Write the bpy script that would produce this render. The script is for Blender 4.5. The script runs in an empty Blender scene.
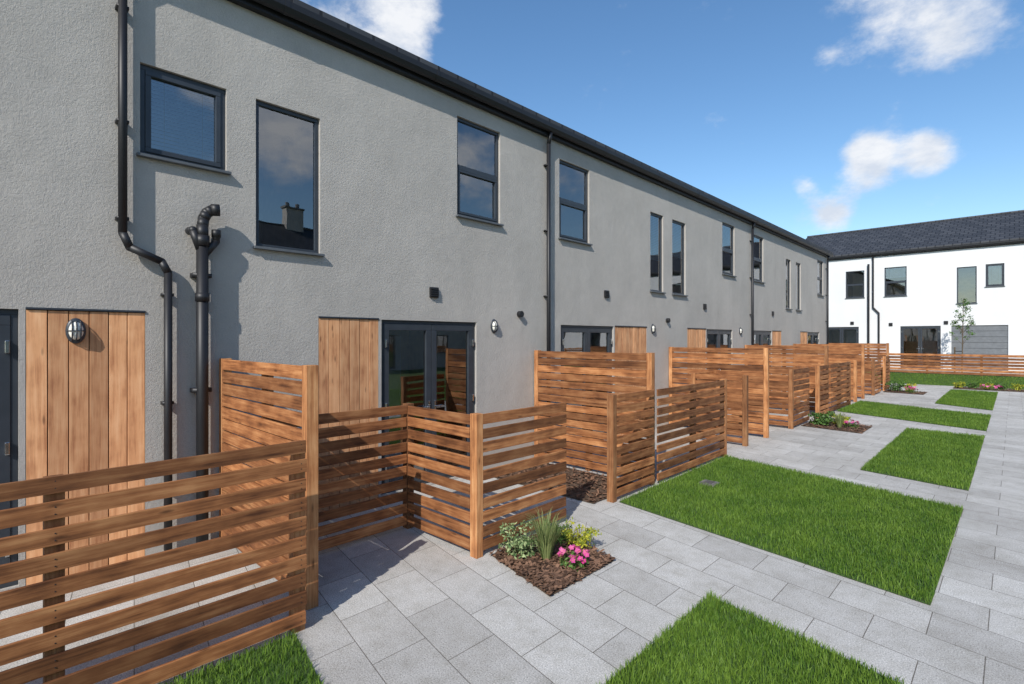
import bpy, math, random
import numpy as np
from mathutils import Vector, Matrix
random.seed(7); rng=np.random.default_rng(7)
scene=bpy.context.scene
scene.view_settings.view_transform='Standard'
scene.view_settings.look='None'
scene.view_settings.exposure=0
COL=scene.collection

# ------------------------------------------------------------ materials
def newmat(name):
    m=bpy.data.materials.new(name); m.use_nodes=True
    nt=m.node_tree; b=nt.nodes['Principled BSDF']
    return m,nt,b
def N(nt,t,**kw):
    n=nt.nodes.new(t)
    for k,v in kw.items(): setattr(n,k,v)
    return n
def ramp(nt,fac,stops):
    r=N(nt,'ShaderNodeValToRGB'); e=r.color_ramp.elements
    while len(e)>1: e.remove(e[-1])
    e[0].position=stops[0][0]; e[0].color=(*stops[0][1],1)
    for p,c in stops[1:]:
        x=e.new(p); x.color=(*c,1)
    nt.links.new(fac,r.inputs[0]); return r.outputs[0]
def mixc(nt,a,b,fac,mode='MIX'):
    m=N(nt,'ShaderNodeMix',data_type='RGBA',blend_type=mode)
    for s,v in ((0,fac),(6,a),(7,b)):
        if isinstance(v,(int,float)): m.inputs[s].default_value=v
        elif isinstance(v,tuple): m.inputs[s].default_value=(*v,1)
        else: nt.links.new(v,m.inputs[s])
    return m.outputs[2]
def noise(nt,vec,scale,detail=4,rough=.55,dims='3D',w=None):
    n=N(nt,'ShaderNodeTexNoise',noise_dimensions=dims)
    n.inputs['Scale'].default_value=scale; n.inputs['Detail'].default_value=detail; n.inputs['Roughness'].default_value=rough
    if vec is not None: nt.links.new(vec,n.inputs['Vector'])
    if w is not None: nt.links.new(w,n.inputs['W'])
    return n.outputs['Fac']
def objco(nt): return N(nt,'ShaderNodeTexCoord').outputs['Object']
def mapping(nt,vec,scale):
    m=N(nt,'ShaderNodeMapping'); m.inputs['Scale'].default_value=scale
    nt.links.new(vec,m.inputs['Vector']); return m.outputs[0]
def bump(nt,b,h,strength,dist=.01):
    n=N(nt,'ShaderNodeBump'); n.inputs['Strength'].default_value=strength; n.inputs['Distance'].default_value=dist
    nt.links.new(h,n.inputs['Height']); nt.links.new(n.outputs[0],b.inputs['Normal'])
def math_(nt,op,a,b=None,c=None):
    m=N(nt,'ShaderNodeMath',operation=op)
    for i,v in enumerate((a,b,c)):
        if v is None: continue
        if isinstance(v,(int,float)): m.inputs[i].default_value=v
        else: nt.links.new(v,m.inputs[i])
    return m.outputs[0]

def mat_wood(name,dark,mid,light,axis='x',rough=.7):
    m,nt,b=newmat(name); co=objco(nt)
    at=N(nt,'ShaderNodeAttribute',attribute_name='rnd').outputs['Fac']
    w=math_(nt,'MULTIPLY',at,40.)
    sc=(1.6,34,34) if axis=='x' else (34,34,1.6)
    sc2=(5,9,9) if axis=='x' else (9,9,5)
    g=noise(nt,mapping(nt,co,sc),1.0,6,.7,'4D',w)
    g2=noise(nt,mapping(nt,co,sc2),1.0,3,.5,'4D',w)
    gg=math_(nt,'ADD',math_(nt,'MULTIPLY',g,.65),math_(nt,'MULTIPLY',g2,.35))
    c=ramp(nt,gg,[(.37,dark),(.5,mid),(.63,light)])
    tint=ramp(nt,at,[(0,(.50,.48,.48)),(.35,(.84,.82,.82)),(.7,(1.10,1.07,1.05)),(1,(1.42,1.40,1.36))])
    c=mixc(nt,c,tint,1.0,'MULTIPLY')
    # knots
    v=N(nt,'ShaderNodeTexVoronoi'); v.inputs['Scale'].default_value=1
    kn=(2.6,10,10) if axis=='x' else (10,10,2.6)
    nt.links.new(mapping(nt,co,kn),v.inputs['Vector'])
    k=ramp(nt,v.outputs['Distance'],[(.05,(1,1,1)),(.13,(0,0,0))])
    c=mixc(nt,c,tuple(x*.45 for x in dark),math_(nt,'MULTIPLY',k,.7))
    nt.links.new(c,b.inputs['Base Color']); b.inputs['Roughness'].default_value=rough
    b.inputs['Specular IOR Level'].default_value=.3
    bump(nt,b,g,.4,.004)
    return m
def mat_plain(name,col,rough=.5,metal=0,var=.12,scale=8,bmp=0):
    m,nt,b=newmat(name); co=objco(nt)
    n=noise(nt,co,scale,4)
    c=ramp(nt,n,[(.3,tuple(x*(1-var) for x in col)),(.7,tuple(min(1,x*(1+var)) for x in col))])
    nt.links.new(c,b.inputs['Base Color']); b.inputs['Roughness'].default_value=rough; b.inputs['Metallic'].default_value=metal
    if bmp: bump(nt,b,noise(nt,co,scale*12,3),bmp,.004)
    return m
def mat_render(name,col,strength=.6,dirty=1.):
    m,nt,b=newmat(name); co=objco(nt)
    n1=noise(nt,co,.7,5,.6); n2=noise(nt,co,9,4,.6); n3=noise(nt,co,90,3,.65)
    st=noise(nt,mapping(nt,co,(2.2,2.2,.25)),1,4,.6)
    a=math_(nt,'ADD',math_(nt,'MULTIPLY',n1,.35),math_(nt,'MULTIPLY',n2,.15))
    a=math_(nt,'ADD',a,math_(nt,'MULTIPLY',n3,.32)); a=math_(nt,'ADD',a,math_(nt,'MULTIPLY',st,.18))
    c=ramp(nt,a,[(.38,tuple(x*(1-.16*dirty) for x in col)),(.62,tuple(x*(1+.1*dirty) for x in col))])
    nt.links.new(c,b.inputs['Base Color']); b.inputs['Roughness'].default_value=.95
    b.inputs['Specular IOR Level'].default_value=.15
    h=math_(nt,'ADD',noise(nt,co,120,3,.7),math_(nt,'MULTIPLY',noise(nt,co,38,4,.65),1.3))
    h=math_(nt,'ADD',h,math_(nt,'MULTIPLY',noise(nt,co,2.0,2),3.0))
    bump(nt,b,h,strength,.005)
    return m
def mat_leaf(name,a_,b_,rough=.55,trans=.25):
    m,nt,b=newmat(name)
    at=N(nt,'ShaderNodeAttribute',attribute_name='rnd').outputs['Fac']
    c=ramp(nt,at,[(0,a_),(1,b_)])
    nt.links.new(c,b.inputs['Base Color']); b.inputs['Roughness'].default_value=rough
    b.inputs['Specular IOR Level'].default_value=.3
    if trans:
        t=N(nt,'ShaderNodeBsdfTranslucent'); nt.links.new(c,t.inputs['Color'])
        mx=N(nt,'ShaderNodeMixShader'); mx.inputs[0].default_value=trans
        nt.links.new(b.outputs[0],mx.inputs[1]); nt.links.new(t.outputs[0],mx.inputs[2])
        nt.links.new(mx.outputs[0],nt.nodes['Material Output'].inputs['Surface'])
    return m
def mat_glass():
    m=bpy.data.materials.new('window_glass'); m.use_nodes=True; nt=m.node_tree; nt.nodes.clear()
    o=N(nt,'ShaderNodeOutputMaterial'); t=N(nt,'ShaderNodeBsdfTransparent'); t.inputs[0].default_value=(.88,.91,.92,1)
    g=N(nt,'ShaderNodeBsdfGlossy'); g.inputs['Roughness'].default_value=.008; g.inputs[0].default_value=(.95,.97,1,1)
    co=objco(nt); bp=N(nt,'ShaderNodeBump'); bp.inputs['Strength'].default_value=.10; bp.inputs['Distance'].default_value=.02
    nt.links.new(noise(nt,co,1.6,1),bp.inputs['Height']); nt.links.new(bp.outputs[0],g.inputs['Normal'])
    f=N(nt,'ShaderNodeFresnel'); f.inputs[0].default_value=2.8
    mx=N(nt,'ShaderNodeMixShader'); nt.links.new(f.outputs[0],mx.inputs[0])
    nt.links.new(t.outputs[0],mx.inputs[1]); nt.links.new(g.outputs[0],mx.inputs[2]); nt.links.new(mx.outputs[0],o.inputs[0])
    return m
def mat_paving():
    m,nt,b=newmat('concrete_paving'); co=objco(nt)
    sp=N(nt,'ShaderNodeSeparateXYZ'); nt.links.new(co,sp.inputs[0])
    y=math_(nt,'ADD',sp.outputs[1],math_(nt,'MULTIPLY',sp.outputs[0],.18))
    cb=N(nt,'ShaderNodeCombineXYZ'); nt.links.new(math_(nt,'ADD',sp.outputs[0],.43),cb.inputs[0]); nt.links.new(y,cb.inputs[1])
    br=N(nt,'ShaderNodeTexBrick'); br.offset=.5
    nt.links.new(cb.outputs[0],br.inputs['Vector'])
    for k,v in (('Scale',1),('Mortar Size',.0035),('Mortar Smooth',.3),('Bias',0),('Brick Width',.6),('Row Height',.4)): br.inputs[k].default_value=v
    br.inputs['Color1'].default_value=(.41,.395,.37,1); br.inputs['Color2'].default_value=(.52,.505,.475,1); br.inputs['Mortar'].default_value=(.17,.155,.135,1)
    n=noise(nt,co,110,3,.8); sp1=ramp(nt,n,[(.35,(.35,.35,.35)),(.46,(.93,.93,.93)),(.55,(1,1,1)),(.65,(1.5,1.5,1.5))])
    c=mixc(nt,br.outputs['Color'],sp1,.95,'MULTIPLY')
    n2=noise(nt,co,1.3,6,.65); c=mixc(nt,c,ramp(nt,n2,[(.3,(.82,.81,.79)),(.6,(1.06,1.06,1.06))]),1,'MULTIPLY')
    n3=noise(nt,co,8,6,.75); c=mixc(nt,c,ramp(nt,n3,[(.3,(.85,.84,.81)),(.55,(1.03,1.03,1.03))]),1,'MULTIPLY')
    nt.links.new(c,b.inputs['Base Color']); b.inputs['Roughness'].default_value=.85; b.inputs['Specular IOR Level'].default_value=.25
    h=math_(nt,'SUBTRACT',math_(nt,'MULTIPLY',n,.6),br.outputs['Fac'])
    bump(nt,b,h,.5,.003)
    return m
def mat_roof():
    m,nt,b=newmat('slate_roof'); co=objco(nt)
    br=N(nt,'ShaderNodeTexBrick'); nt.links.new(co,br.inputs['Vector'])
    for k,v in (('Scale',1),('Mortar Size',.02),('Brick Width',.33),('Row Height',.30)): br.inputs[k].default_value=v
    br.inputs['Color1'].default_value=(.030,.032,.037,1); br.inputs['Color2'].default_value=(.055,.057,.063,1); br.inputs['Mortar'].default_value=(.010,.010,.012,1)
    nt.links.new(br.outputs['Color'],b.inputs['Base Color']); b.inputs['Roughness'].default_value=.65
    bump(nt,b,math_(nt,'MULTIPLY',br.outputs['Fac'],-1),.8,.02)
    return m
def mat_grassbase(name='grass_soil',a=(.03,.06,.01),b_=(.07,.14,.02)):
    m,nt,b=newmat(name); co=objco(nt)
    c=ramp(nt,noise(nt,co,14,6,.7),[(.3,a),(.7,b_)])
    nt.links.new(c,b.inputs['Base Color']); b.inputs['Roughness'].default_value=.95
    bump(nt,b,noise(nt,co,60,3),.8,.02); return m

M={}
M['fence']=mat_wood('stained_fence_timber',(.100,.036,.014),(.285,.115,.043),(.46,.225,.095))
M['post']=mat_wood('stained_post_timber',(.17,.066,.026),(.35,.155,.062),(.50,.27,.125),axis='z')
M['clad']=mat_wood('cedar_cladding',(.40,.175,.08),(.62,.32,.155),(.72,.42,.225),axis='z')
M['grey']=mat_render('grey_render',(.455,.428,.39),1.0)
M['white']=mat_render('white_render',(.74,.74,.73),.2,.4)
M['black']=mat_plain('black_upvc',(.012,.012,.014),.5)
M['frame']=mat_plain('anthracite_frame',(.035,.042,.052),.4)
M['sill']=mat_plain('sill_metal',(.10,.11,.12),.45)
M['glass']=mat_glass()
M['room']=mat_plain('interior_plaster',(.62,.52,.33),.9)
M['blind']=mat_plain('white_blind',(.92,.92,.94),.6)
M['chrome']=mat_plain('brushed_steel',(.6,.6,.6),.25,1)
M['lampw']=mat_plain('lamp_diffuser',(.85,.83,.74),.3)
M['garage']=mat_plain('garage_panel',(.16,.17,.18),.5)
M['cover']=mat_plain('metal_access_cover',(.16,.15,.14),.6,var=.3,scale=20,bmp=.4)
M['roof']=mat_roof(); M['pave']=mat_paving()
M['gbase']=mat_grassbase(); M['terrain']=mat_grassbase('terrain_grass',(.04,.07,.015),(.08,.13,.03))
M['blade']=mat_leaf('grass_blades',(.050,.130,.013),(.22,.34,.050),trans=.3)
M['soil']=mat_plain('soil',(.10,.065,.042),.95,var=.5,scale=18,bmp=.9)
M['chip']=mat_leaf('bark_chips',(.05,.028,.018),(.26,.145,.09),.9,0)
M['bark']=mat_plain('tree_bark',(.12,.09,.06),.9,var=.3,scale=20,bmp=.5)
M['leafg']=mat_leaf('green_leaves',(.04,.10,.02),(.13,.24,.05))
M['leafv']=mat_leaf('variegated_leaves',(.06,.14,.04),(.45,.52,.25))
M['leafy']=mat_leaf('yellow_leaves',(.16,.24,.03),(.60,.55,.05))
M['leaft']=mat_leaf('tuft_leaves',(.10,.17,.05),(.34,.38,.15))
M['pink']=mat_leaf('pink_petals',(.62,.05,.26),(.88,.24,.48))
M['yellow']=mat_leaf('yellow_petals',(.75,.5,.02),(.9,.75,.1))

# ------------------------------------------------------------ mesh builder
class MB:
    def __init__(s): s.v=[];s.f=[];s.m=[];s.r=[];s.mats=[]
    def mi(s,mat):
        if mat not in s.mats: s.mats.append(mat)
        return s.mats.index(mat)
    def box(s,x0,x1,y0,y1,z0,z1,mat,r=None):
        r=random.random() if r is None else r; b=len(s.v); i=s.mi(mat)
        s.v+=[(x0,y0,z0),(x1,y0,z0),(x1,y1,z0),(x0,y1,z0),(x0,y0,z1),(x1,y0,z1),(x1,y1,z1),(x0,y1,z1)]
        for q in ((0,3,2,1),(4,5,6,7),(0,1,5,4),(1,2,6,5),(2,3,7,6),(3,0,4,7)):
            s.f.append(tuple(b+k for k in q)); s.m.append(i); s.r.append(r)
    def face(s,pts,mat,r=None):
        b=len(s.v); s.v+=[tuple(p) for p in pts]; s.f.append(tuple(range(b,b+len(pts)))); s.m.append(s.mi(mat)); s.r.append(random.random() if r is None else r)
    def prism(s,prof,x0,x1,mat):   # profile in (y,z), extruded in x
        n=len(prof); b=len(s.v); i=s.mi(mat); r=random.random()
        s.v+=[(x0,y,z) for y,z in prof]+[(x1,y,z) for y,z in prof]
        for k in range(n):
            s.f.append((b+k,b+(k+1)%n,b+n+(k+1)%n,b+n+k)); s.m.append(i); s.r.append(r)
        s.f.append(tuple(b+k for k in range(n))[::-1]); s.f.append(tuple(b+n+k for k in range(n))); s.m+=[i,i]; s.r+=[r,r]
    def cyl(s,p0,p1,r0,r1,mat,n=10,rv=None):
        p0=Vector(p0);p1=Vector(p1); q=(p1-p0).to_track_quat('Z','Y'); b=len(s.v); i=s.mi(mat); rv=random.random() if rv is None else rv
        for p,r in ((p0,r0),(p1,r1)):
            for k in range(n):
                a=2*math.pi*k/n; s.v.append(tuple(p+q@Vector((r*math.cos(a),r*math.sin(a),0))))
        for k in range(n):
            s.f.append((b+k,b+(k+1)%n,b+n+(k+1)%n,b+n+k)); s.m.append(i); s.r.append(rv)
        s.f.append(tuple(b+k for k in range(n))[::-1]); s.f.append(tuple(b+n+k for k in range(n))); s.m+=[i,i]; s.r+=[rv,rv]
    def tube(s,pts,r,mat,n=16):
        for a,b in zip(pts[:-1],pts[1:]):
            s.cyl(a,b,r,r,mat,n)
        for p in pts[1:-1]: s.ball(p,r*1.005,mat)
    def ball(s,c,r,mat,sx=1,sy=1,sz=1,nu=16,nv=10):
        b=len(s.v); i=s.mi(mat); rv=random.random()
        for j in range(nv+1):
            t=math.pi*j/nv
            for k in range(nu):
                a=2*math.pi*k/nu
                s.v.append((c[0]+r*sx*math.sin(t)*math.cos(a),c[1]+r*sy*math.sin(t)*math.sin(a),c[2]+r*sz*math.cos(t)))
        for j in range(nv):
            for k in range(nu):
                s.f.append((b+j*nu+k,b+(j+1)*nu+k,b+(j+1)*nu+(k+1)%nu,b+j*nu+(k+1)%nu)); s.m.append(i); s.r.append(rv)
    def build(s,name,parent=None,loc=None,rotz=0,bevel=0,smooth=False):
        me=bpy.data.meshes.new(name); me.from_pydata(s.v,[],s.f)
        for mt in s.mats: me.materials.append(mt)
        me.polygons.foreach_set('material_index',s.m)
        at=me.attributes.new('rnd','FLOAT','FACE'); at.data.foreach_set('value',s.r)
        if smooth:
            me.polygons.foreach_set('use_smooth',[len(f)==4 for f in s.f])
        me.update(); o=bpy.data.objects.new(name,me); COL.objects.link(o)
        if parent: o.parent=parent
        if loc: o.location=loc
        o.rotation_euler[2]=rotz
        if bevel:
            md=o.modifiers.new('bevel','BEVEL'); md.width=bevel; md.segments=2; md.limit_method='ANGLE'
        return o
def empty(name,loc=(0,0,0),rotz=0):
    o=bpy.data.objects.new(name,None); o.location=loc; o.rotation_euler[2]=rotz; COL.objects.link(o); return o

# ------------------------------------------------------------ houses
def house(name,origin,rotz,L,depth,eave,ridge,wallmat,ops,base=0.0,overl=0.0,overr=0.0,chimneys=()):
    P=empty(name,origin,rotz)
    R=.10
    xs=sorted({0,L}|{o['x'][0] for o in ops}|{o['x'][1] for o in ops}); zs=sorted({base-.3,eave}|{o['z'][0] for o in ops}|{o['z'][1] for o in ops})
    w=MB()
    for i in range(len(xs)-1):
        for j in range(len(zs)-1):
            cx=(xs[i]+xs[i+1])/2; cz=(zs[j]+zs[j+1])/2
            if any(o['x'][0]<cx<o['x'][1] and o['z'][0]<cz<o['z'][1] for o in ops): continue
            w.face([(xs[i],0,zs[j]),(xs[i+1],0,zs[j]),(xs[i+1],0,zs[j+1]),(xs[i],0,zs[j+1])],wallmat)
    for o in ops:
        x0,x1=o['x']; z0,z1=o['z']
        w.face([(x0,0,z0),(x0,0,z1),(x0,R,z1),(x0,R,z0)],wallmat); w.face([(x1,0,z0),(x1,R,z0),(x1,R,z1),(x1,0,z1)],wallmat)
        w.face([(x0,0,z1),(x1,0,z1),(x1,R,z1),(x0,R,z1)],wallmat); w.face([(x0,0,z0),(x0,R,z0),(x1,R,z0),(x1,0,z0)],wallmat)
    b0=base-.3; e=eave
    w.face([(0,0,b0),(0,0,e),(0,depth/2,ridge-.05),(0,depth,e),(0,depth,b0)],wallmat)
    w.face([(L,0,b0),(L,depth,b0),(L,depth,e),(L,depth/2,ridge-.05),(L,0,e)],wallmat)
    w.face([(0,depth,b0),(0,depth,e),(L,depth,e),(L,depth,b0)],wallmat)
    w.build('walls',P)
    # roof
    r=MB(); a=-overl; c=L+overr; t=.07; ze=eave+.15
    r.prism([(-.15,ze),(depth/2,ridge),(depth/2,ridge+t),(-.15,ze+t)],a,c,M['roof'])
    r.prism([(depth+.20,ze),(depth+.20,ze+t),(depth/2,ridge+t-.003),(depth/2,ridge-.003)],a,c,M['roof'])
    r.cyl((a,depth/2,ridge+t),(c,depth/2,ridge+t),.07,.07,M['roof'])
    for cx in chimneys:
        r.box(cx-.5,cx+.5,depth/2-.35,depth/2+.35,ridge-.4,ridge+1.1,wallmat); r.box(cx-.56,cx+.56,depth/2-.41,depth/2+.41,ridge+1.1,ridge+1.2,M['cover'])
        for k in (-.25,.25): r.cyl((cx+k,depth/2,ridge+1.2),(cx+k,depth/2,ridge+1.5),.12,.10,M['cover'])
    r.build('roof',P)
    g=MB(); s_=.075
    g.box(a+.01,c-.01,-.15+s_,.03,eave-.03,eave+.148,M['black'])
    prof=[(-.265+s_,eave+.135),(-.262+s_,eave+.07),(-.235+s_,eave+.025),(-.20+s_,eave+.012),(-.165+s_,eave+.03),(-.153+s_,eave+.07),(-.153+s_,eave+.13)]
    g.prism(prof,a,c,M['black'])
    x=a+.5
    cyy=-.13; czz=eave+.09
    while x<c: 
        g.prism([(cyy+(yy-cyy)*1.07,czz+(zz-czz)*1.07) for yy,zz in prof],x,x+.05,M['black']); x+=2.0
    g.build('gutter_and_fascia',P)
    fr=MB(); gl=MB(); rm=MB(); cl=MB(); si=MB()
    F=M['frame']
    def frame(x0,x1,z0,z1,y0,y1,t,mat=F):
        fr.box(x0,x1,y0,y1,z0,z0+t,mat); fr.box(x0,x1,y0,y1,z1-t,z1,mat)
        fr.box(x0,x0+t,y0+.001,y1-.001,z0+t,z1-t,mat); fr.box(x1-t,x1,y0+.001,y1-.001,z0+t,z1-t,mat)
    for o in ops:
        x0,x1=o['x']; z0,z1=o['z']; k=o['k']
        if k=='clad':
            n=max(4,round((x1-x0)/.135)); wd=(x1-x0)/n
            for i in range(n):
                cl.box(x0+i*wd+.003,x0+(i+1)*wd-.003,.0+random.random()*.006,.06,z0,z1-.004,M['clad'],random.uniform(.3,.85))
            cl.box(x0,x1,.05,.09,z0,z1,M['black'])
            cl.box(x0-.0,x1+.0,-.012,.03,z1,z1+.018,F)
            continue
        if k=='garage':
            for i in range(8):
                h=(z1-z0)/8; fr.box(x0,x1,.05+.0,.09,z0+i*h+.008,z0+(i+1)*h-.004,M['garage'])
            fr.box(x0,x1,.085,.10,z0,z1,M['garage']); continue
        # room box
        y1=R+1.6; yr=R-.001
        for q in ([(x0,y1,z0),(x1,y1,z0),(x1,y1,z1),(x0,y1,z1)],[(x0,yr,z0),(x0,y1,z0),(x0,y1,z1),(x0,yr,z1)],[(x1,yr,z0),(x1,yr,z1),(x1,y1,z1),(x1,y1,z0)],
                  [(x0,yr,z1),(x0,y1,z1),(x1,y1,z1),(x1,yr,z1)],[(x0,yr,z0),(x1,yr,z0),(x1,y1,z0),(x0,y1,z0)]): rm.face(q,M['room'])
        t=.045
        frame(x0,x1,z0,z1,.035,.098,t)
        if k=='door2':
            xm=(x0+x1)/2
            for a0,a1 in ((x0+t,xm-.004),(xm+.004,x1-t)):
                frame(a0,a1,z0+t,z1-t,.028,.085,.085)
            gl.face([(x0+.1,.06,z0+.1),(x1-.1,.06,z0+.1),(x1-.1,.06,z1-.1),(x0+.1,.06,z1-.1)],M['glass'])
            for sx in (-1,1):
                fr.box(xm+sx*.05-.012,xm+sx*.05+.012,.012,.03,z0+.93,z0+1.12,M['chrome'])
                fr.box(min(xm+sx*.05,xm+sx*.16),max(xm+sx*.05,xm+sx*.16),-.012,.004,z0+1.03,z0+1.05,M['chrome'])
                fr.box(xm+sx*.05-.006,xm+sx*.05+.006,-.005,.02,z0+1.032,z0+1.048,M['chrome'])
                hx=x0+t+.02 if sx<0 else x1-t-.02
                for hz in (.25,1.05,1.85): fr.box(hx-.014,hx+.014,-.004,.03,z0+hz,z0+hz+.1,M['chrome'])
            # inner door seen inside
            rm.box(xm-.1,xm+.6,R+1.54,R+1.59,z0,z0+2.0,M['blind'])
        else:
            gl.face([(x0+t,.06,z0+t),(x1-t,.06,z0+t),(x1-t,.06,z1-t),(x0+t,.06,z1-t)],M['glass'])
            if k=='sash':
                zm=z0+(z1-z0)*.5; fr.box(x0+t,x1-t,.03,.09,zm-.035,zm+.035,F)
                frame(x0+t,x1-t,z0+t,zm-.035,.026,.08,.035)
            if k in('small',):
                frame(x0+t,x1-t,z0+t,z1-t,.024,.085,.045)
            if o.get('blind'):
                z=z1-.05
                while z>z0+.05+(1-o['blind'])*(z1-z0):
                    rm.face([(x0+.03,.068,z-.034),(x1-.03,.068,z-.034),(x1-.03,.082,z),(x0+.03,.082,z)],M['blind'],.5); z-=.036
                for cx in (x0+.2,x1-.2): rm.box(cx-.002,cx+.002,.063,.066,z,z1-.05,M['room'])
            si.box(x0-.03,x1+.03,-.055,.034,z0-.022,z0+.004,M['sill'])
    fr.build('window_and_door_frames',P,bevel=.004); gl.build('glazing',P); rm.build('rooms_and_blinds',P)
    if cl.v: cl.build('timber_cladding',P,bevel=.003)
    if si.v: si.build('window_sills',P,bevel=.003)
    return P

Y0=-6.2   # world Y where the grey row starts; local x = Y - Y0
def op(y0,y1,z0,z1,k,**kw): return dict(x=(y0-Y0,y1-Y0),z=(z0,z1),k=k,**kw)
DT=2.23
ops=[op(-5.2,-4.3,3.75,5.12,'sash'),op(-2.9,-2.0,3.75,5.12,'sash'),
 op(-1.35,.27,.03,DT,'door2'),op(.31,1.11,.0,DT,'clad'),
 op(1.07,1.79,3.66,4.50,'small',blind=1.0),
 op(2.07,2.77,2.95,4.50,'fixed'),op(4.80,5.66,3.74,5.16,'sash'),
 op(2.75,3.53,.0,DT,'clad'),op(3.57,5.17,.03,DT,'door2'),
 op(7.11,8.0,3.74,5.12,'sash'),op(10.26,10.84,3.02,4.75,'fixed',blind=.6),
 op(7.15,8.82,.03,DT,'door2'),op(8.86,10.1,.0,DT,'clad'),
 op(11.27,11.95,3.02,4.75,'fixed',blind=.5),op(14.14,15.0,3.74,5.15,'sash',blind=.5),
 op(12.04,13.1,.0,DT,'clad'),op(13.14,14.85,.03,DT,'door2'),
 op(16.48,17.35,3.74,5.15,'sash'),op(19.6,20.15,3.02,4.75,'fixed',blind=.5),
 op(16.5,18.15,.03,DT,'door2'),op(18.19,19.1,.0,DT,'clad'),
 op(20.75,21.35,3.02,4.75,'fixed'),op(23.6,24.5,3.74,5.15,'sash'),
 op(21.3,22.2,.0,DT,'clad'),op(22.24,23.9,.03,DT,'door2')]
G=house('grey_terraced_house_row',(-5.7,Y0,0),math.radians(90),25.3-Y0,8.6,5.42,7.55,M['grey'],ops,overr=.06)
# pipes (local x along row, y negative = out of wall)
p=MB()
def lx(y): return y-Y0
def downpipe(pb,pts,r=.034):
    pb.tube(pts,r,M['black'])
def bracket(x,z): p.box(x-.045,x+.045,-.085,-.0,z-.013,z+.013,M['black'])
a=lx(.93); b=lx(1.27)
downpipe(p,[(a,-.12,5.43),(a,-.075,5.25),(a,-.075,2.92),(a+.05,-.075,2.80),(b-.05,-.075,2.70),(b,-.075,2.60),(b,-.075,.05)])
for z in (4.9,3.9,3.05): bracket(a,z)
for z in (2.4,1.4,.6): bracket(b,z)
for yy in (6.73,16.2,24.9):
    a=lx(yy); downpipe(p,[(a,-.12,5.43),(a,-.075,5.25),(a,-.075,.05)])
    for z in (4.9,3.8,2.7,1.6,.7): bracket(a,z)
p.build('downpipes',G,smooth=True)
p=MB(); a=lx(1.545)
p.tube([(a,-.10,.0),(a,-.10,2.95),(a-.0,-.10,3.08)],.052,M['black'],16)
p.cyl((a,-.10,2.88),(a,-.10,2.98),.062,.062,M['black'],16); p.cyl((a,-.10,2.35),(a,-.10,2.43),.062,.062,M['black'],16)
p.tube([(a,-.10,3.05),(a+.01,-.10,3.14),(a+.035,-.11,3.20),(a+.08,-.12,3.235),(a+.12,-.13,3.24)],.050,M['black'],16)
p.cyl((a+.07,-.12,3.235),(a+.14,-.135,3.24),.058,.058,M['black'],16)
p.tube([(a-.09,-.02,3.02),(a-.08,-.10,3.02),(a-.02,-.10,2.85)],.038,M['black'],12)
p.tube([(a+.12,-.10,3.04),(a+.12,-.10,2.94),(a+.02,-.10,2.80)],.034,M['black'],12)
p.cyl((a+.12,-.10,2.98),(a+.12,-.10,3.05),.042,.042,M['black'],12)
for z in (2.6,1.5,.6): p.box(a-.08,a+.08,-.11,0,z-.02,z+.02,M['black'])
p.build('soil_vent_pipe',G,smooth=True)
# wall lamps, vents
def wall_lamp(y,z):
    q=MB(); x=lx(y)
    q.ball((x,-.008,z),.092,M['frame'],.74,.26,1.18); q.ball((x,-.025,z),.066,M['lampw'],.75,.62,1.15)
    for s in (-1,0,1):
        pts=[]
        for k in range(7):
            t=math.pi*k/6; pts.append((x+s*.028,-.014-.060*math.sin(t)*(1 if s==0 else .88),z+.086*math.cos(t)))
        q.tube(pts,.005,M['frame'],6)
    q.tube([(x-.058,-.014,z),(x-.042,-.055,z),(x,-.076,z),(x+.042,-.055,z),(x+.058,-.014,z)],.005,M['frame'],6)
    q.build('bulkhead_wall_lamp',G,smooth=True)
for y,z in ((.62,2.06),(5.52,2.18),(10.35,2.2),(15.4,2.2)): wall_lamp(y,z)
q=MB()
for y,z in ((4.38,2.62),(8.55,2.85),(13.0,2.8),(18.2,2.8)):
    x=lx(y); q.box(x-.07,x+.07,-.03,0.0,z-.07,z+.07,M['black'])
    for i in range(4): q.box(x-.06,x+.06,-.045,-.03,z-.055+i*.03,z-.04+i*.03,M['black'])
for y,z in ((6.08,2.38),(11.0,2.4)):
    x=lx(y); q.cyl((x,0,z),(x,-.07,z),.05,.05,M['black'],14)
q.build('wall_vents',G,bevel=.003)

# white building
W0=-9.4
def wo(x0,x1,z0,z1,k,**kw): return dict(x=(x0-W0,x1-W0),z=(z0,z1),k=k,**kw)
wops=[wo(-6.6,-5.75,4.15,5.6,'sash'),wo(-4.87,-3.94,4.15,5.65,'sash',blind=.4),wo(-2.0,-1.28,3.65,5.4,'fixed'),wo(-.97,-.33,4.4,5.45,'small',blind=1.),
 wo(-7.6,-6.0,.42,2.6,'door2'),wo(-4.2,-2.6,.42,2.6,'door2'),wo(-2.2,-.2,.42,2.6,'garage')]
for k in range(1,3):
    s=k*9.3
    wops+=[wo(-6.6+s,-5.75+s,4.15,5.6,'sash'),wo(-4.87+s,-3.94+s,4.15,5.65,'sash'),wo(-2.0+s,-1.28+s,3.65,5.4,'fixed'),wo(-.97+s,-.33+s,4.4,5.45,'small'),
     wo(-7.6+s,-6.0+s,.42,2.6,'door2'),wo(-4.2+s,-2.6+s,.42,2.6,'door2')]
Wh=house('white_terraced_house_row',(W0,33,0),0,30,8,6.3,8.35,M['white'],wops,base=.4,overl=.1)
p=MB()
for X in (-5.35,.6,4.1,9.3):
    a=X-W0; p.tube([(a,-.12,6.3),(a,-.075,6.1),(a,-.075,3.9),(a+.0,-.075,3.6),(a+.25,-.075,3.3),(a+.25,-.075,.4)],.04,M['black'])
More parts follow.
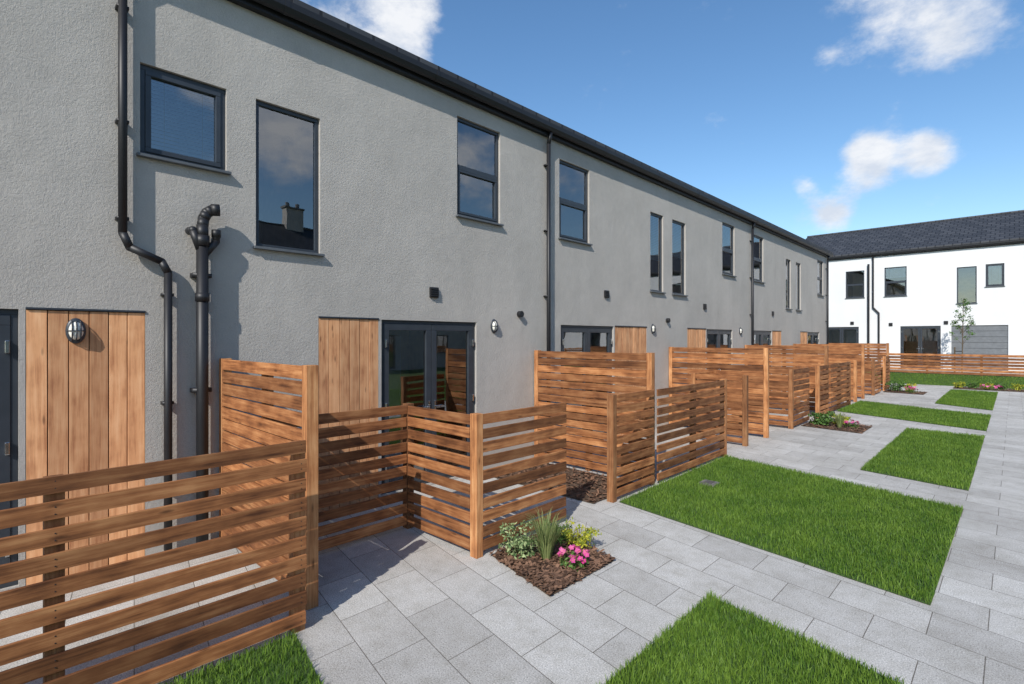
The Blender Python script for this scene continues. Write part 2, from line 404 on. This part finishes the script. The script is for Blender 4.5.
p.cyl((-5.55-W0,-.09,.4),(-5.55-W0,-.09,5.9),.05,.05,M['black'])
p.build('downpipes',Wh)
q=MB()
for X,z in ((-4.6,2.7),(-2.4,2.75),(-6.3,2.8)):
    a=X-W0; q.box(a-.08,a+.08,-.04,0,z-.08,z+.08,M['black'])
q.build('wall_vents',Wh,bevel=.003)
# facing row across the court (only seen reflected in the windows)
fo=[]
for k in range(5):
    s=2+k*8.6
    fo+=[dict(x=(s,s+1),z=(3.8,5.2),k='sash'),dict(x=(s+4.2,s+5.1),z=(3.8,5.2),k='sash'),dict(x=(s,s+1.6),z=(.03,2.2),k='door2'),dict(x=(s+4.2,s+5.3),z=(1.,2.2),k='fixed')]
house('facing_terraced_house_row',(17,38,0),math.radians(-90),46,8,5.6,8.9,M['grey'],fo,chimneys=(7,14,24,33))

# ------------------------------------------------------------ fences
PW=.040
def fence(name,p0,p1,h,n,bh,ps=True,pe=True,mids=(),z=0,ph=None,side=-1,over=False):
    p0=Vector((*p0,0));p1=Vector((*p1,0)); d=p1-p0; L=d.length; rot=math.atan2(d.y,d.x)
    m=MB(); gap=(h-.05-n*bh)/(n-1) if n>1 else 0
    e=2*PW+.003
    x0=e if ps and not over else .0; x1=L-e if pe and not over else L
    T=.022
    for i in range(n):
        zb=.05+i*(bh+gap)+random.uniform(-.004,.004); j=random.uniform(-.002,.002); k=random.uniform(-.003,.003)
        yc=side*.033
        if over: yc=side*(PW+T/2+.003)
        b=len(m.v)
        m.box(x0+random.uniform(0,.005),x1-random.uniform(0,.008),yc-T/2+j,yc+T/2+j,zb,zb+bh+random.uniform(-.002,.002),M['fence'])
        # slight warp of each board
        m.v[b:]=[(vx,vy,vz+(k if vx>L/2 else -k)) for vx,vy,vz in m.v[b:]]
        if over:   # screw heads over the posts
            for c in [PW]*bool(ps)+[L-PW]*bool(pe)+list(mids):
                for zz in (.025,bh-.025): m.cyl((c,yc+side*T/2,zb+zz),(c,yc+side*(T/2+.002),zb+zz),.004,.004,M['black'],6)
    ph=h+.008 if ph is None else ph
    for c in ([PW+.001] if ps else [])+([L-PW-.001] if pe else []):
        m.box(c-PW,c+PW,-PW-.006 if not over else -PW,PW+.006 if not over else PW,-.05,ph-(.02 if over else 0),M['post'])
    for c in mids:
        y0,y1=sorted((side*(.033-T/2-.003),-side*.055)) if not over else (-PW,PW); m.box(c-PW,c+PW,y0,y1,-.05,h-.01,M['post'])
    return m.build(name,loc=(p0.x,p0.y,z),rotz=rot,bevel=.003)
SF='slatted_fence'; TF='tall_slatted_fence'
H1=1.30;H2=1.79; XF=-3.55; XB=-4.62; XW=-5.68
def short(p0,p1,bh=.094,**k): return fence(SF,p0,p1,H1,10,bh,**k)
def tall(y,xe=XF): return fence(TF,(XW,y),(xe,y),H2,15,.102,mids=(1.05,),side=-1)
short((XF,-4.6),(XF,1.60),bh=.086,mids=(1.9,3.6,4.9),side=-1,over=True)
TY=[1.76,6.47,11.1,15.75,20.4,25.05]
for y in TY: tall(y,XF if y>2 else -3.74)
def abin(o):   # bin store + entrance panel, offset o from party line 1.76
    short((XB,o+.05),(XB,o+1.50),ps=False,side=-1)
    short((XB+.045,o+1.46),(XF-.045,o+1.46),ps=False,pe=False,side=-1)
    short((XF,o+1.42),(XF,o+2.74),side=-1,pe=False)
for i,o in enumerate((1.76,11.1,20.4)):
    abin(o)
    nx=TY[TY.index(o)+1]
    short((XF,nx-1.06),(XF,nx-.05),pe=False)
    if nx<25:
        short((XF,nx+.05),(XF,nx+2.42),ps=False,mids=(1.2,))
        short((XB,nx+3.5),(XF,nx+3.5))
        short((XB,nx+3.55),(XB,nx+4.55),ps=False,pe=False)
# far fence on the raised bank
fence('slatted_fence',(-4.6,29.6),(14,29.6),.92,7,.10,mids=tuple(1.8*i for i in range(1,10)),z=.38,side=-1)

# ------------------------------------------------------------ ground
def sheet(name,pts,z,mat):
    m=MB(); m.face([(x,y,z) for x,y in pts],mat); return m.build(name)
sheet('ground',[(-400,-400),(400,-400),(400,400),(-400,400)],-.03,M['terrain'])
sheet('paving',[(-5.7,-6),(1.3,-6),(1.3,28.4),(-5.7,28.4)],0,M['pave'])
m=MB(); m.prism([(28.3,-.02),(29.3,.36),(29.4,.38),(60,.38),(60,-.02)],-20,25,M['gbase']); m.build('grass_bank')
sheet('raised_pavement',[(-9.4,31),(20,31),(20,33),(-9.4,33)],.40,M['pave'])
def blades(name,quad,dens,h=.045,z=.006,wd=.005,zfun=None,base=True,hole=None):
    q=np.array(quad,float)
    area=.5*abs(sum(q[i][0]*q[(i+1)%4][1]-q[(i+1)%4][0]*q[i][1] for i in range(4)))
    n=int(area*dens); u=rng.random(n)[:,None]; v=rng.random(n)[:,None]
    P=(1-u)*(1-v)*q[0]+u*(1-v)*q[1]+u*v*q[2]+(1-u)*v*q[3]
    if hole is not None:
        keep=(abs(P[:,0]-hole[0])>hole[2])|(abs(P[:,1]-hole[1])>hole[2]); P=P[keep]; n=len(P)
    clump=.5+.5*np.sin(P[:,0]*5.1+np.sin(P[:,1]*3.3)*2)*np.sin(P[:,1]*4.3+np.cos(P[:,0]*2.7)*2)
    fine=.5+.5*np.sin(P[:,0]*31+P[:,1]*17)*np.sin(P[:,1]*37-P[:,0]*11)
    hh=h*(.55+.5*rng.random(n)+.25*fine+.25*clump); an=rng.random(n)*2*math.pi; ln=rng.random(n)*.7*hh; la=rng.random(n)*2*math.pi
    dx=np.cos(an)*wd*.5; dy=np.sin(an)*wd*.5; z0=np.full(n,z) if zfun is None else zfun(P[:,0],P[:,1])
    lx_=np.cos(la)*ln; ly_=np.sin(la)*ln
    V=np.zeros((n,5,3))
    V[:,0]=np.stack([P[:,0]-dx,P[:,1]-dy,z0],1); V[:,1]=np.stack([P[:,0]+dx,P[:,1]+dy,z0],1)
    V[:,2]=np.stack([P[:,0]+dx*.8+lx_*.35,P[:,1]+dy*.8+ly_*.35,z0+hh*.6],1); V[:,3]=np.stack([P[:,0]-dx*.8+lx_*.35,P[:,1]-dy*.8+ly_*.35,z0+hh*.6],1)
    V[:,4]=np.stack([P[:,0]+lx_,P[:,1]+ly_,z0+hh*.95],1)
    me=bpy.data.meshes.new(name); b=np.arange(n)*5
    nb=4 if base else 0
    me.vertices.add(n*5+nb)
    co=V.reshape(-1,3)
    if base: co=np.vstack([co,[[x,y,z] for x,y in quad]])
    me.vertices.foreach_set('co',co.ravel())
    q4=np.stack([b,b+1,b+2,b+3],1); t3=np.stack([b+3,b+2,b+4],1)
    loops=np.concatenate([q4.ravel(),t3.ravel()]); starts=np.concatenate([np.arange(n)*4,n*4+np.arange(n)*3]); tot=np.concatenate([np.full(n,4),np.full(n,3)])
    if base:
        starts=np.append(starts,len(loops)); tot=np.append(tot,4); loops=np.concatenate([loops,n*5+np.arange(4)])
    me.loops.add(len(loops)); me.loops.foreach_set('vertex_index',loops.astype(np.int32))
    me.polygons.add(len(starts)); me.polygons.foreach_set('loop_start',starts.astype(np.int32))
    me.polygons.foreach_set('loop_total',tot.astype(np.int32))
    mi=np.zeros(len(starts),np.int32); 
    if base: mi[-1]=1
    me.materials.append(M['blade']); me.materials.append(M['gbase'])
    me.polygons.foreach_set('material_index',mi)
    rv=np.clip(rng.random(n)*.7+clump*.35+fine*.12-.1,0,1); rv=np.concatenate([rv,rv]+([[.5]] if base else []))
    me.update(calc_edges=True); at=me.attributes.new('rnd','FLOAT','FACE'); at.data.foreach_set('value',rv.astype(np.float32))
    o=bpy.data.objects.new(name,me); COL.objects.link(o); return o
L='lawn_grass'
blades(L,[(-3.50,-3),(-1.7,-3),(-1.7,1.20),(-3.50,1.52)],5500)
blades(L,[(-1.7,1.9),(-.45,1.7),(-.45,3.72),(-1.7,3.97)],8000)
blades(L,[(-3.47,5.48),(-.45,4.97),(-.43,8.05),(-3.5,8.85)],5200,hole=(-3.0,7.0,.10))
blades(L,[(-1.68,9.35),(-.43,9.05),(-.43,14.2),(-1.7,14.3)],3500,wd=.006)
blades(L,[(-3.5,16.4),(-.43,15.1),(-.43,18.2),(-3.5,19.5)],2200,wd=.008)
blades(L,[(-1.75,20.4),(-.43,19.5),(-.43,26),(-1.75,26.2)],1800,wd=.009)
blades(L,[(1.3,-3),(6,-3),(6,28),(1.3,28)],350,wd=.012)
blades('bank_grass',[(-5,28.3),(8,28.3),(8,29.5),(-5,29.5)],1200,wd=.01,zfun=lambda x,y:np.clip((y-28.3)*.37,0,.38),base=False)
m=MB(); m.box(-3.11,-2.89,6.89,7.11,0.0,.030,M['cover']); m.box(-3.08,-2.92,6.92,7.08,.03,.034,M['cover'])
for k in (-.05,0,.05): m.box(-3.06,-2.94,7.0+k-.006,7.0+k+.006,.034,.037,M['black'])
m.build('drain_access_cover',bevel=.003)
# ------------------------------------------------------------ planting
def leafs(mb,c,r,n,size,mat,flat=.8,up=0.3):
    for _ in range(n):
        d=Vector((random.gauss(0,1),random.gauss(0,1),random.gauss(0,1))).normalized()*(random.random()**.45)
        pos=Vector((c[0]+d.x*r,c[1]+d.y*r,c[2]+abs(d.z)*r*flat if up else c[2]+d.z*r*flat))
        nrm=(d+Vector((random.uniform(-.6,.6),random.uniform(-.6,.6),random.uniform(0,.9)))).normalized()
        t=nrm.orthogonal().normalized(); t=Matrix.Rotation(random.random()*6.28,3,nrm)@t; s=nrm.cross(t)
        sz=size*random.uniform(.6,1.3)
        mb.face([pos-t*sz,pos-s*sz*.45+nrm*sz*.1,pos+t*sz,pos+s*sz*.45+nrm*sz*.1],mat)
def stems(mb,c,r,h,n,mat):
    for _ in range(n):
        a=random.random()*6.28; q=random.random()**.5*r
        mb.cyl((c[0]+math.cos(a)*q*.2,c[1]+math.sin(a)*q*.2,c[2]),(c[0]+math.cos(a)*q,c[1]+math.sin(a)*q,c[2]+h*random.uniform(.5,.9)),.004,.002,mat,5)
def shrub(name,c,r,h,n,size,mat):
    m=MB(); stems(m,c,r,h,10,M['bark']); leafs(m,(c[0],c[1],c[2]+h*.12),r*.8,n,size,mat,flat=h/r)
    for _ in range(9):
        a=random.random()*6.28; leafs(m,(c[0]+math.cos(a)*r*.75,c[1]+math.sin(a)*r*.75,c[2]+h*random.uniform(.3,.85)),r*.4,n//11,size,mat)
    return m.build(name)
def tuft(name,c,r,h,n,mat):
    m=MB()
    for _ in range(n):
        a=random.random()*6.28; l=random.uniform(.6,1)*h; o=random.random()**.7*r; w=.004
        d=Vector((math.cos(a),math.sin(a),0)); s=Vector((-d.y,d.x,0))*w; b=Vector(c)+d*random.random()*.04; pr=b; 
        pts=[b,b+d*o*.35+Vector((0,0,l*.5)),b+d*o*.8+Vector((0,0,l*.85)),b+d*o*1.2+Vector((0,0,l*.9))]
        rv=random.random()
        for i in range(3):
            k0=1-i*.3;k1=1-(i+1)*.3
            m.face([pts[i]-s*k0,pts[i]+s*k0,pts[i+1]+s*k1,pts[i+1]-s*k1],mat,rv)
    return m.build(name)
def flowers(name,c,r,h,n,mat,size=.018):
    m=MB(); leafs(m,(c[0],c[1],c[2]),r,150,.02,M['leafg'],flat=h/r*.8)
    for _ in range(n):
        a=random.random()*6.28; q=random.random()**.5*r; p_=Vector((c[0]+math.cos(a)*q,c[1]+math.sin(a)*q,c[2]+h*random.uniform(.65,1.1)*(1-.3*q/r)))
        m.cyl((p_.x,p_.y,c[2]),p_,.002,.002,M['leafg'],4)
        tl=Matrix.Rotation(random.uniform(-.8,.8),3,'X')@Matrix.Rotation(random.uniform(-.8,.8),3,'Y'); rv=random.random()
        for k in range(5):
            t=k*1.257; d=tl@Vector((math.cos(t),math.sin(t),.15)); s=tl@Vector((-math.sin(t),math.cos(t),0))
            m.face([p_,p_+d*size*.7-s*size*.5,p_+d*size*1.25,p_+d*size*.7+s*size*.5],mat,rv)
        m.ball(p_,.004,M['yellow'],nu=5,nv=3)
    return m.build(name)
def bed(quad,n):
    m=MB(); m.face([(x,y,.008) for x,y in quad],M['soil'])
    for _ in range(n):
        u,v=random.random(),random.random(); q=[Vector((*p_,0)) for p_ in quad]
        P_=q[0]*(1-u)*(1-v)+q[1]*u*(1-v)+q[2]*u*v+q[3]*(1-u)*v
        l=random.uniform(.012,.045); w=random.uniform(.006,.016); a=random.random()*6.28
        d=Vector((math.cos(a),math.sin(a),random.uniform(-.35,.35)))*l; s=Vector((-math.sin(a),math.cos(a),random.uniform(-.4,.4)))*w; P_.z=.012+random.random()*.03
        m.face([P_-d-s,P_+d-s*.6,P_+d*.9+s,P_-d+s*.8],M['chip'])
    return m.build('bark_mulch_bed')
bed([(-3.46,3.32),(-2.58,3.10),(-2.58,4.0),(-3.46,4.22)],2600)
shrub('variegated_shrub',(-3.24,3.50,.01),.20,.27,560,.018,M['leafv'])
tuft('ornamental_grass_tuft',(-3.02,3.58,.01),.20,.46,320,M['leaft'])
shrub('yellow_shrub',(-2.96,4.02,.01),.17,.24,460,.015,M['leafy'])
flowers('pink_flowers',(-2.78,3.66,.01),.15,.15,40,M['pink'],.023)
shrub('green_shrub',(-3.2,3.95,.01),.14,.2,260,.02,M['leafg'])
bed([(-5.6,5.2),(-3.65,5.2),(-3.65,6.38),(-5.6,6.38)],1500)
bed([(-3.5,13.1),(-2.3,12.9),(-2.3,14.1),(-3.5,14.3)],900)
shrub('green_shrub',(-3.2,13.5,.01),.28,.32,500,.03,M['leafg']); shrub('yellow_shrub',(-2.9,13.9,.01),.2,.25,300,.03,M['leafy'])
tuft('ornamental_grass_tuft',(-2.8,13.4,.01),.16,.40,160,M['leaft'])
flowers('pink_flowers',(-2.6,13.6,.01),.16,.18,22,M['pink'],.03)
bed([(-3.5,23.4),(-2.3,23.2),(-2.3,24.4),(-3.5,24.6)],500)
shrub('green_shrub',(-3.2,23.9,.01),.3,.4,400,.035,M['leafg']); shrub('yellow_shrub',(-2.8,24.2,.01),.22,.3,260,.035,M['leafy']); flowers('pink_flowers',(-2.7,23.7,.01),.2,.25,24,M['pink'],.04)
bed([(-1.75,26.9),(.9,26.9),(.9,28.1),(-1.75,28.1)],700)
for i in range(6):
    x=-1.6+i*.42
    shrub('green_shrub' if i%2 else 'yellow_shrub',(x,27.4+random.uniform(-.2,.3),.01),.2,.26,160,.035,M['leafg'] if i%2 else M['leafy'])
flowers('pink_flowers',(-.6,27.2,.01),.4,.2,40,M['pink'],.04)
# saplings in front of the white row
def sapling(x,y,z,h):
    m=MB(); top=Vector((x+.05,y,z+h)); base=Vector((x,y,z)); m.cyl(base,top,.03,.008,M['bark'],8)
    for i in range(22):
        t=random.uniform(.38,.95); p0=base.lerp(top,t); a=random.random()*6.28; l=(1.05-t)*h*.25+.1
        e=p0+Vector((math.cos(a)*l*.6,math.sin(a)*l*.6,l*.8)); m.cyl(p0,e,.009,.003,M['bark'],5)
        leafs(m,e,.14,26,.045,M['leafg'],up=0); leafs(m,p0.lerp(e,.55),.1,12,.04,M['leafg'],up=0)
    m.cyl((x-.25,y,z),(x-.25,y,z+1.2),.03,.03,M['bark'],8)
    m.box(x-.25,x,y-.01,y+.01,z+1.0,z+1.04,M['black'])
    m.build('sapling_tree')
sapling(-1.7,31,.38,3.4); sapling(7.5,31,.38,3.2)
# ------------------------------------------------------------ light, world
el=math.radians(38); sv=Vector((.40,-.92,0)).normalized()*math.cos(el); sv.z=math.sin(el)
sun=bpy.data.lights.new('sun','SUN'); sun.energy=4.7; sun.angle=math.radians(.5); sun.color=(1,.955,.89)
so=bpy.data.objects.new('sun',sun); so.rotation_euler=sv.to_track_quat('Z','Y').to_euler(); so.location=(5,-10,12); COL.objects.link(so)
w=bpy.data.worlds.new('World'); scene.world=w; w.use_nodes=True; nt=w.node_tree; nt.nodes.clear()
out=N(nt,'ShaderNodeOutputWorld'); bg=N(nt,'ShaderNodeBackground'); bg.inputs[1].default_value=.145
sky=N(nt,'ShaderNodeTexSky',sky_type='NISHITA'); sky.sun_disc=False; sky.sun_elevation=el; sky.sun_rotation=math.atan2(sv.x,sv.y)
sky.air_density=1.15; sky.dust_density=.3; sky.ozone_density=3.0
hs=N(nt,'ShaderNodeHueSaturation'); hs.inputs['Saturation'].default_value=1.15; hs.inputs['Value'].default_value=1.12; nt.links.new(sky.outputs[0],hs.inputs['Color'])
tc=N(nt,'ShaderNodeTexCoord').outputs['Generated']
def blob(c,r):
    v=N(nt,'ShaderNodeVectorMath',operation='DISTANCE'); nt.links.new(tc,v.inputs[0]); v.inputs[1].default_value=Vector(c).normalized()
    mr=N(nt,'ShaderNodeMapRange',interpolation_type='SMOOTHSTEP'); mr.inputs[1].default_value=r; mr.inputs[2].default_value=r*.1; nt.links.new(v.outputs['Value'],mr.inputs[0]); return mr.outputs[0]
tot=None
for c,r,s in (((-.125,.953,.28),.085,.34),((-.168,.953,.265),.06,.32),((-.08,.96,.262),.055,.30),((-.175,.95,.30),.04,.2),
              ((-.10,.90,.44),.16,.20),((-.05,.91,.42),.12,.20),((-.16,.88,.47),.12,.16),
              ((-.735,.449,.52),.15,.42),((-.70,.50,.50),.08,.25),((-.235,.952,.19),.07,.30),((-.205,.95,.205),.05,.28),((-.25,.95,.25),.035,.28),
              ((.89,.37,.38),.22,.42),((.70,.64,.31),.2,.30),((.55,.78,.3),.2,.25),((.8,-.1,.6),.5,.25),((.5,-.4,.8),.4,.2)):
    bl=math_(nt,'MULTIPLY',blob(c,r),s); tot=bl if tot is None else math_(nt,'ADD',tot,bl)
n=noise(nt,mapping(nt,tc,(1,1,1.5)),10,11,.62)
cl=math_(nt,'ADD',n,tot)
cf=N(nt,'ShaderNodeMapRange',interpolation_type='SMOOTHSTEP'); cf.inputs[1].default_value=.64; cf.inputs[2].default_value=1.02; nt.links.new(cl,cf.inputs[0])
shade=ramp(nt,noise(nt,mapping(nt,tc,(1,1,2.2)),14,5,.6),[(.35,(4.8,5.2,5.9)),(.6,(6.5,6.6,6.8))])
cc=mixc(nt,hs.outputs[0],shade,math_(nt,'MULTIPLY',cf.outputs[0],.95))
nt.links.new(cc,bg.inputs[0]); nt.links.new(bg.outputs[0],out.inputs[0])
# ------------------------------------------------------------ camera
cam=bpy.data.cameras.new('camera'); cam.sensor_width=36; cam.lens=522/1024*36; cam.shift_y=-4/1024; cam.clip_end=2000; cam.clip_start=.05
co=bpy.data.objects.new('camera',cam); co.location=(0,0,2.0); co.rotation_euler=(math.radians(90),0,math.radians(43.9)); COL.objects.link(co); scene.camera=co
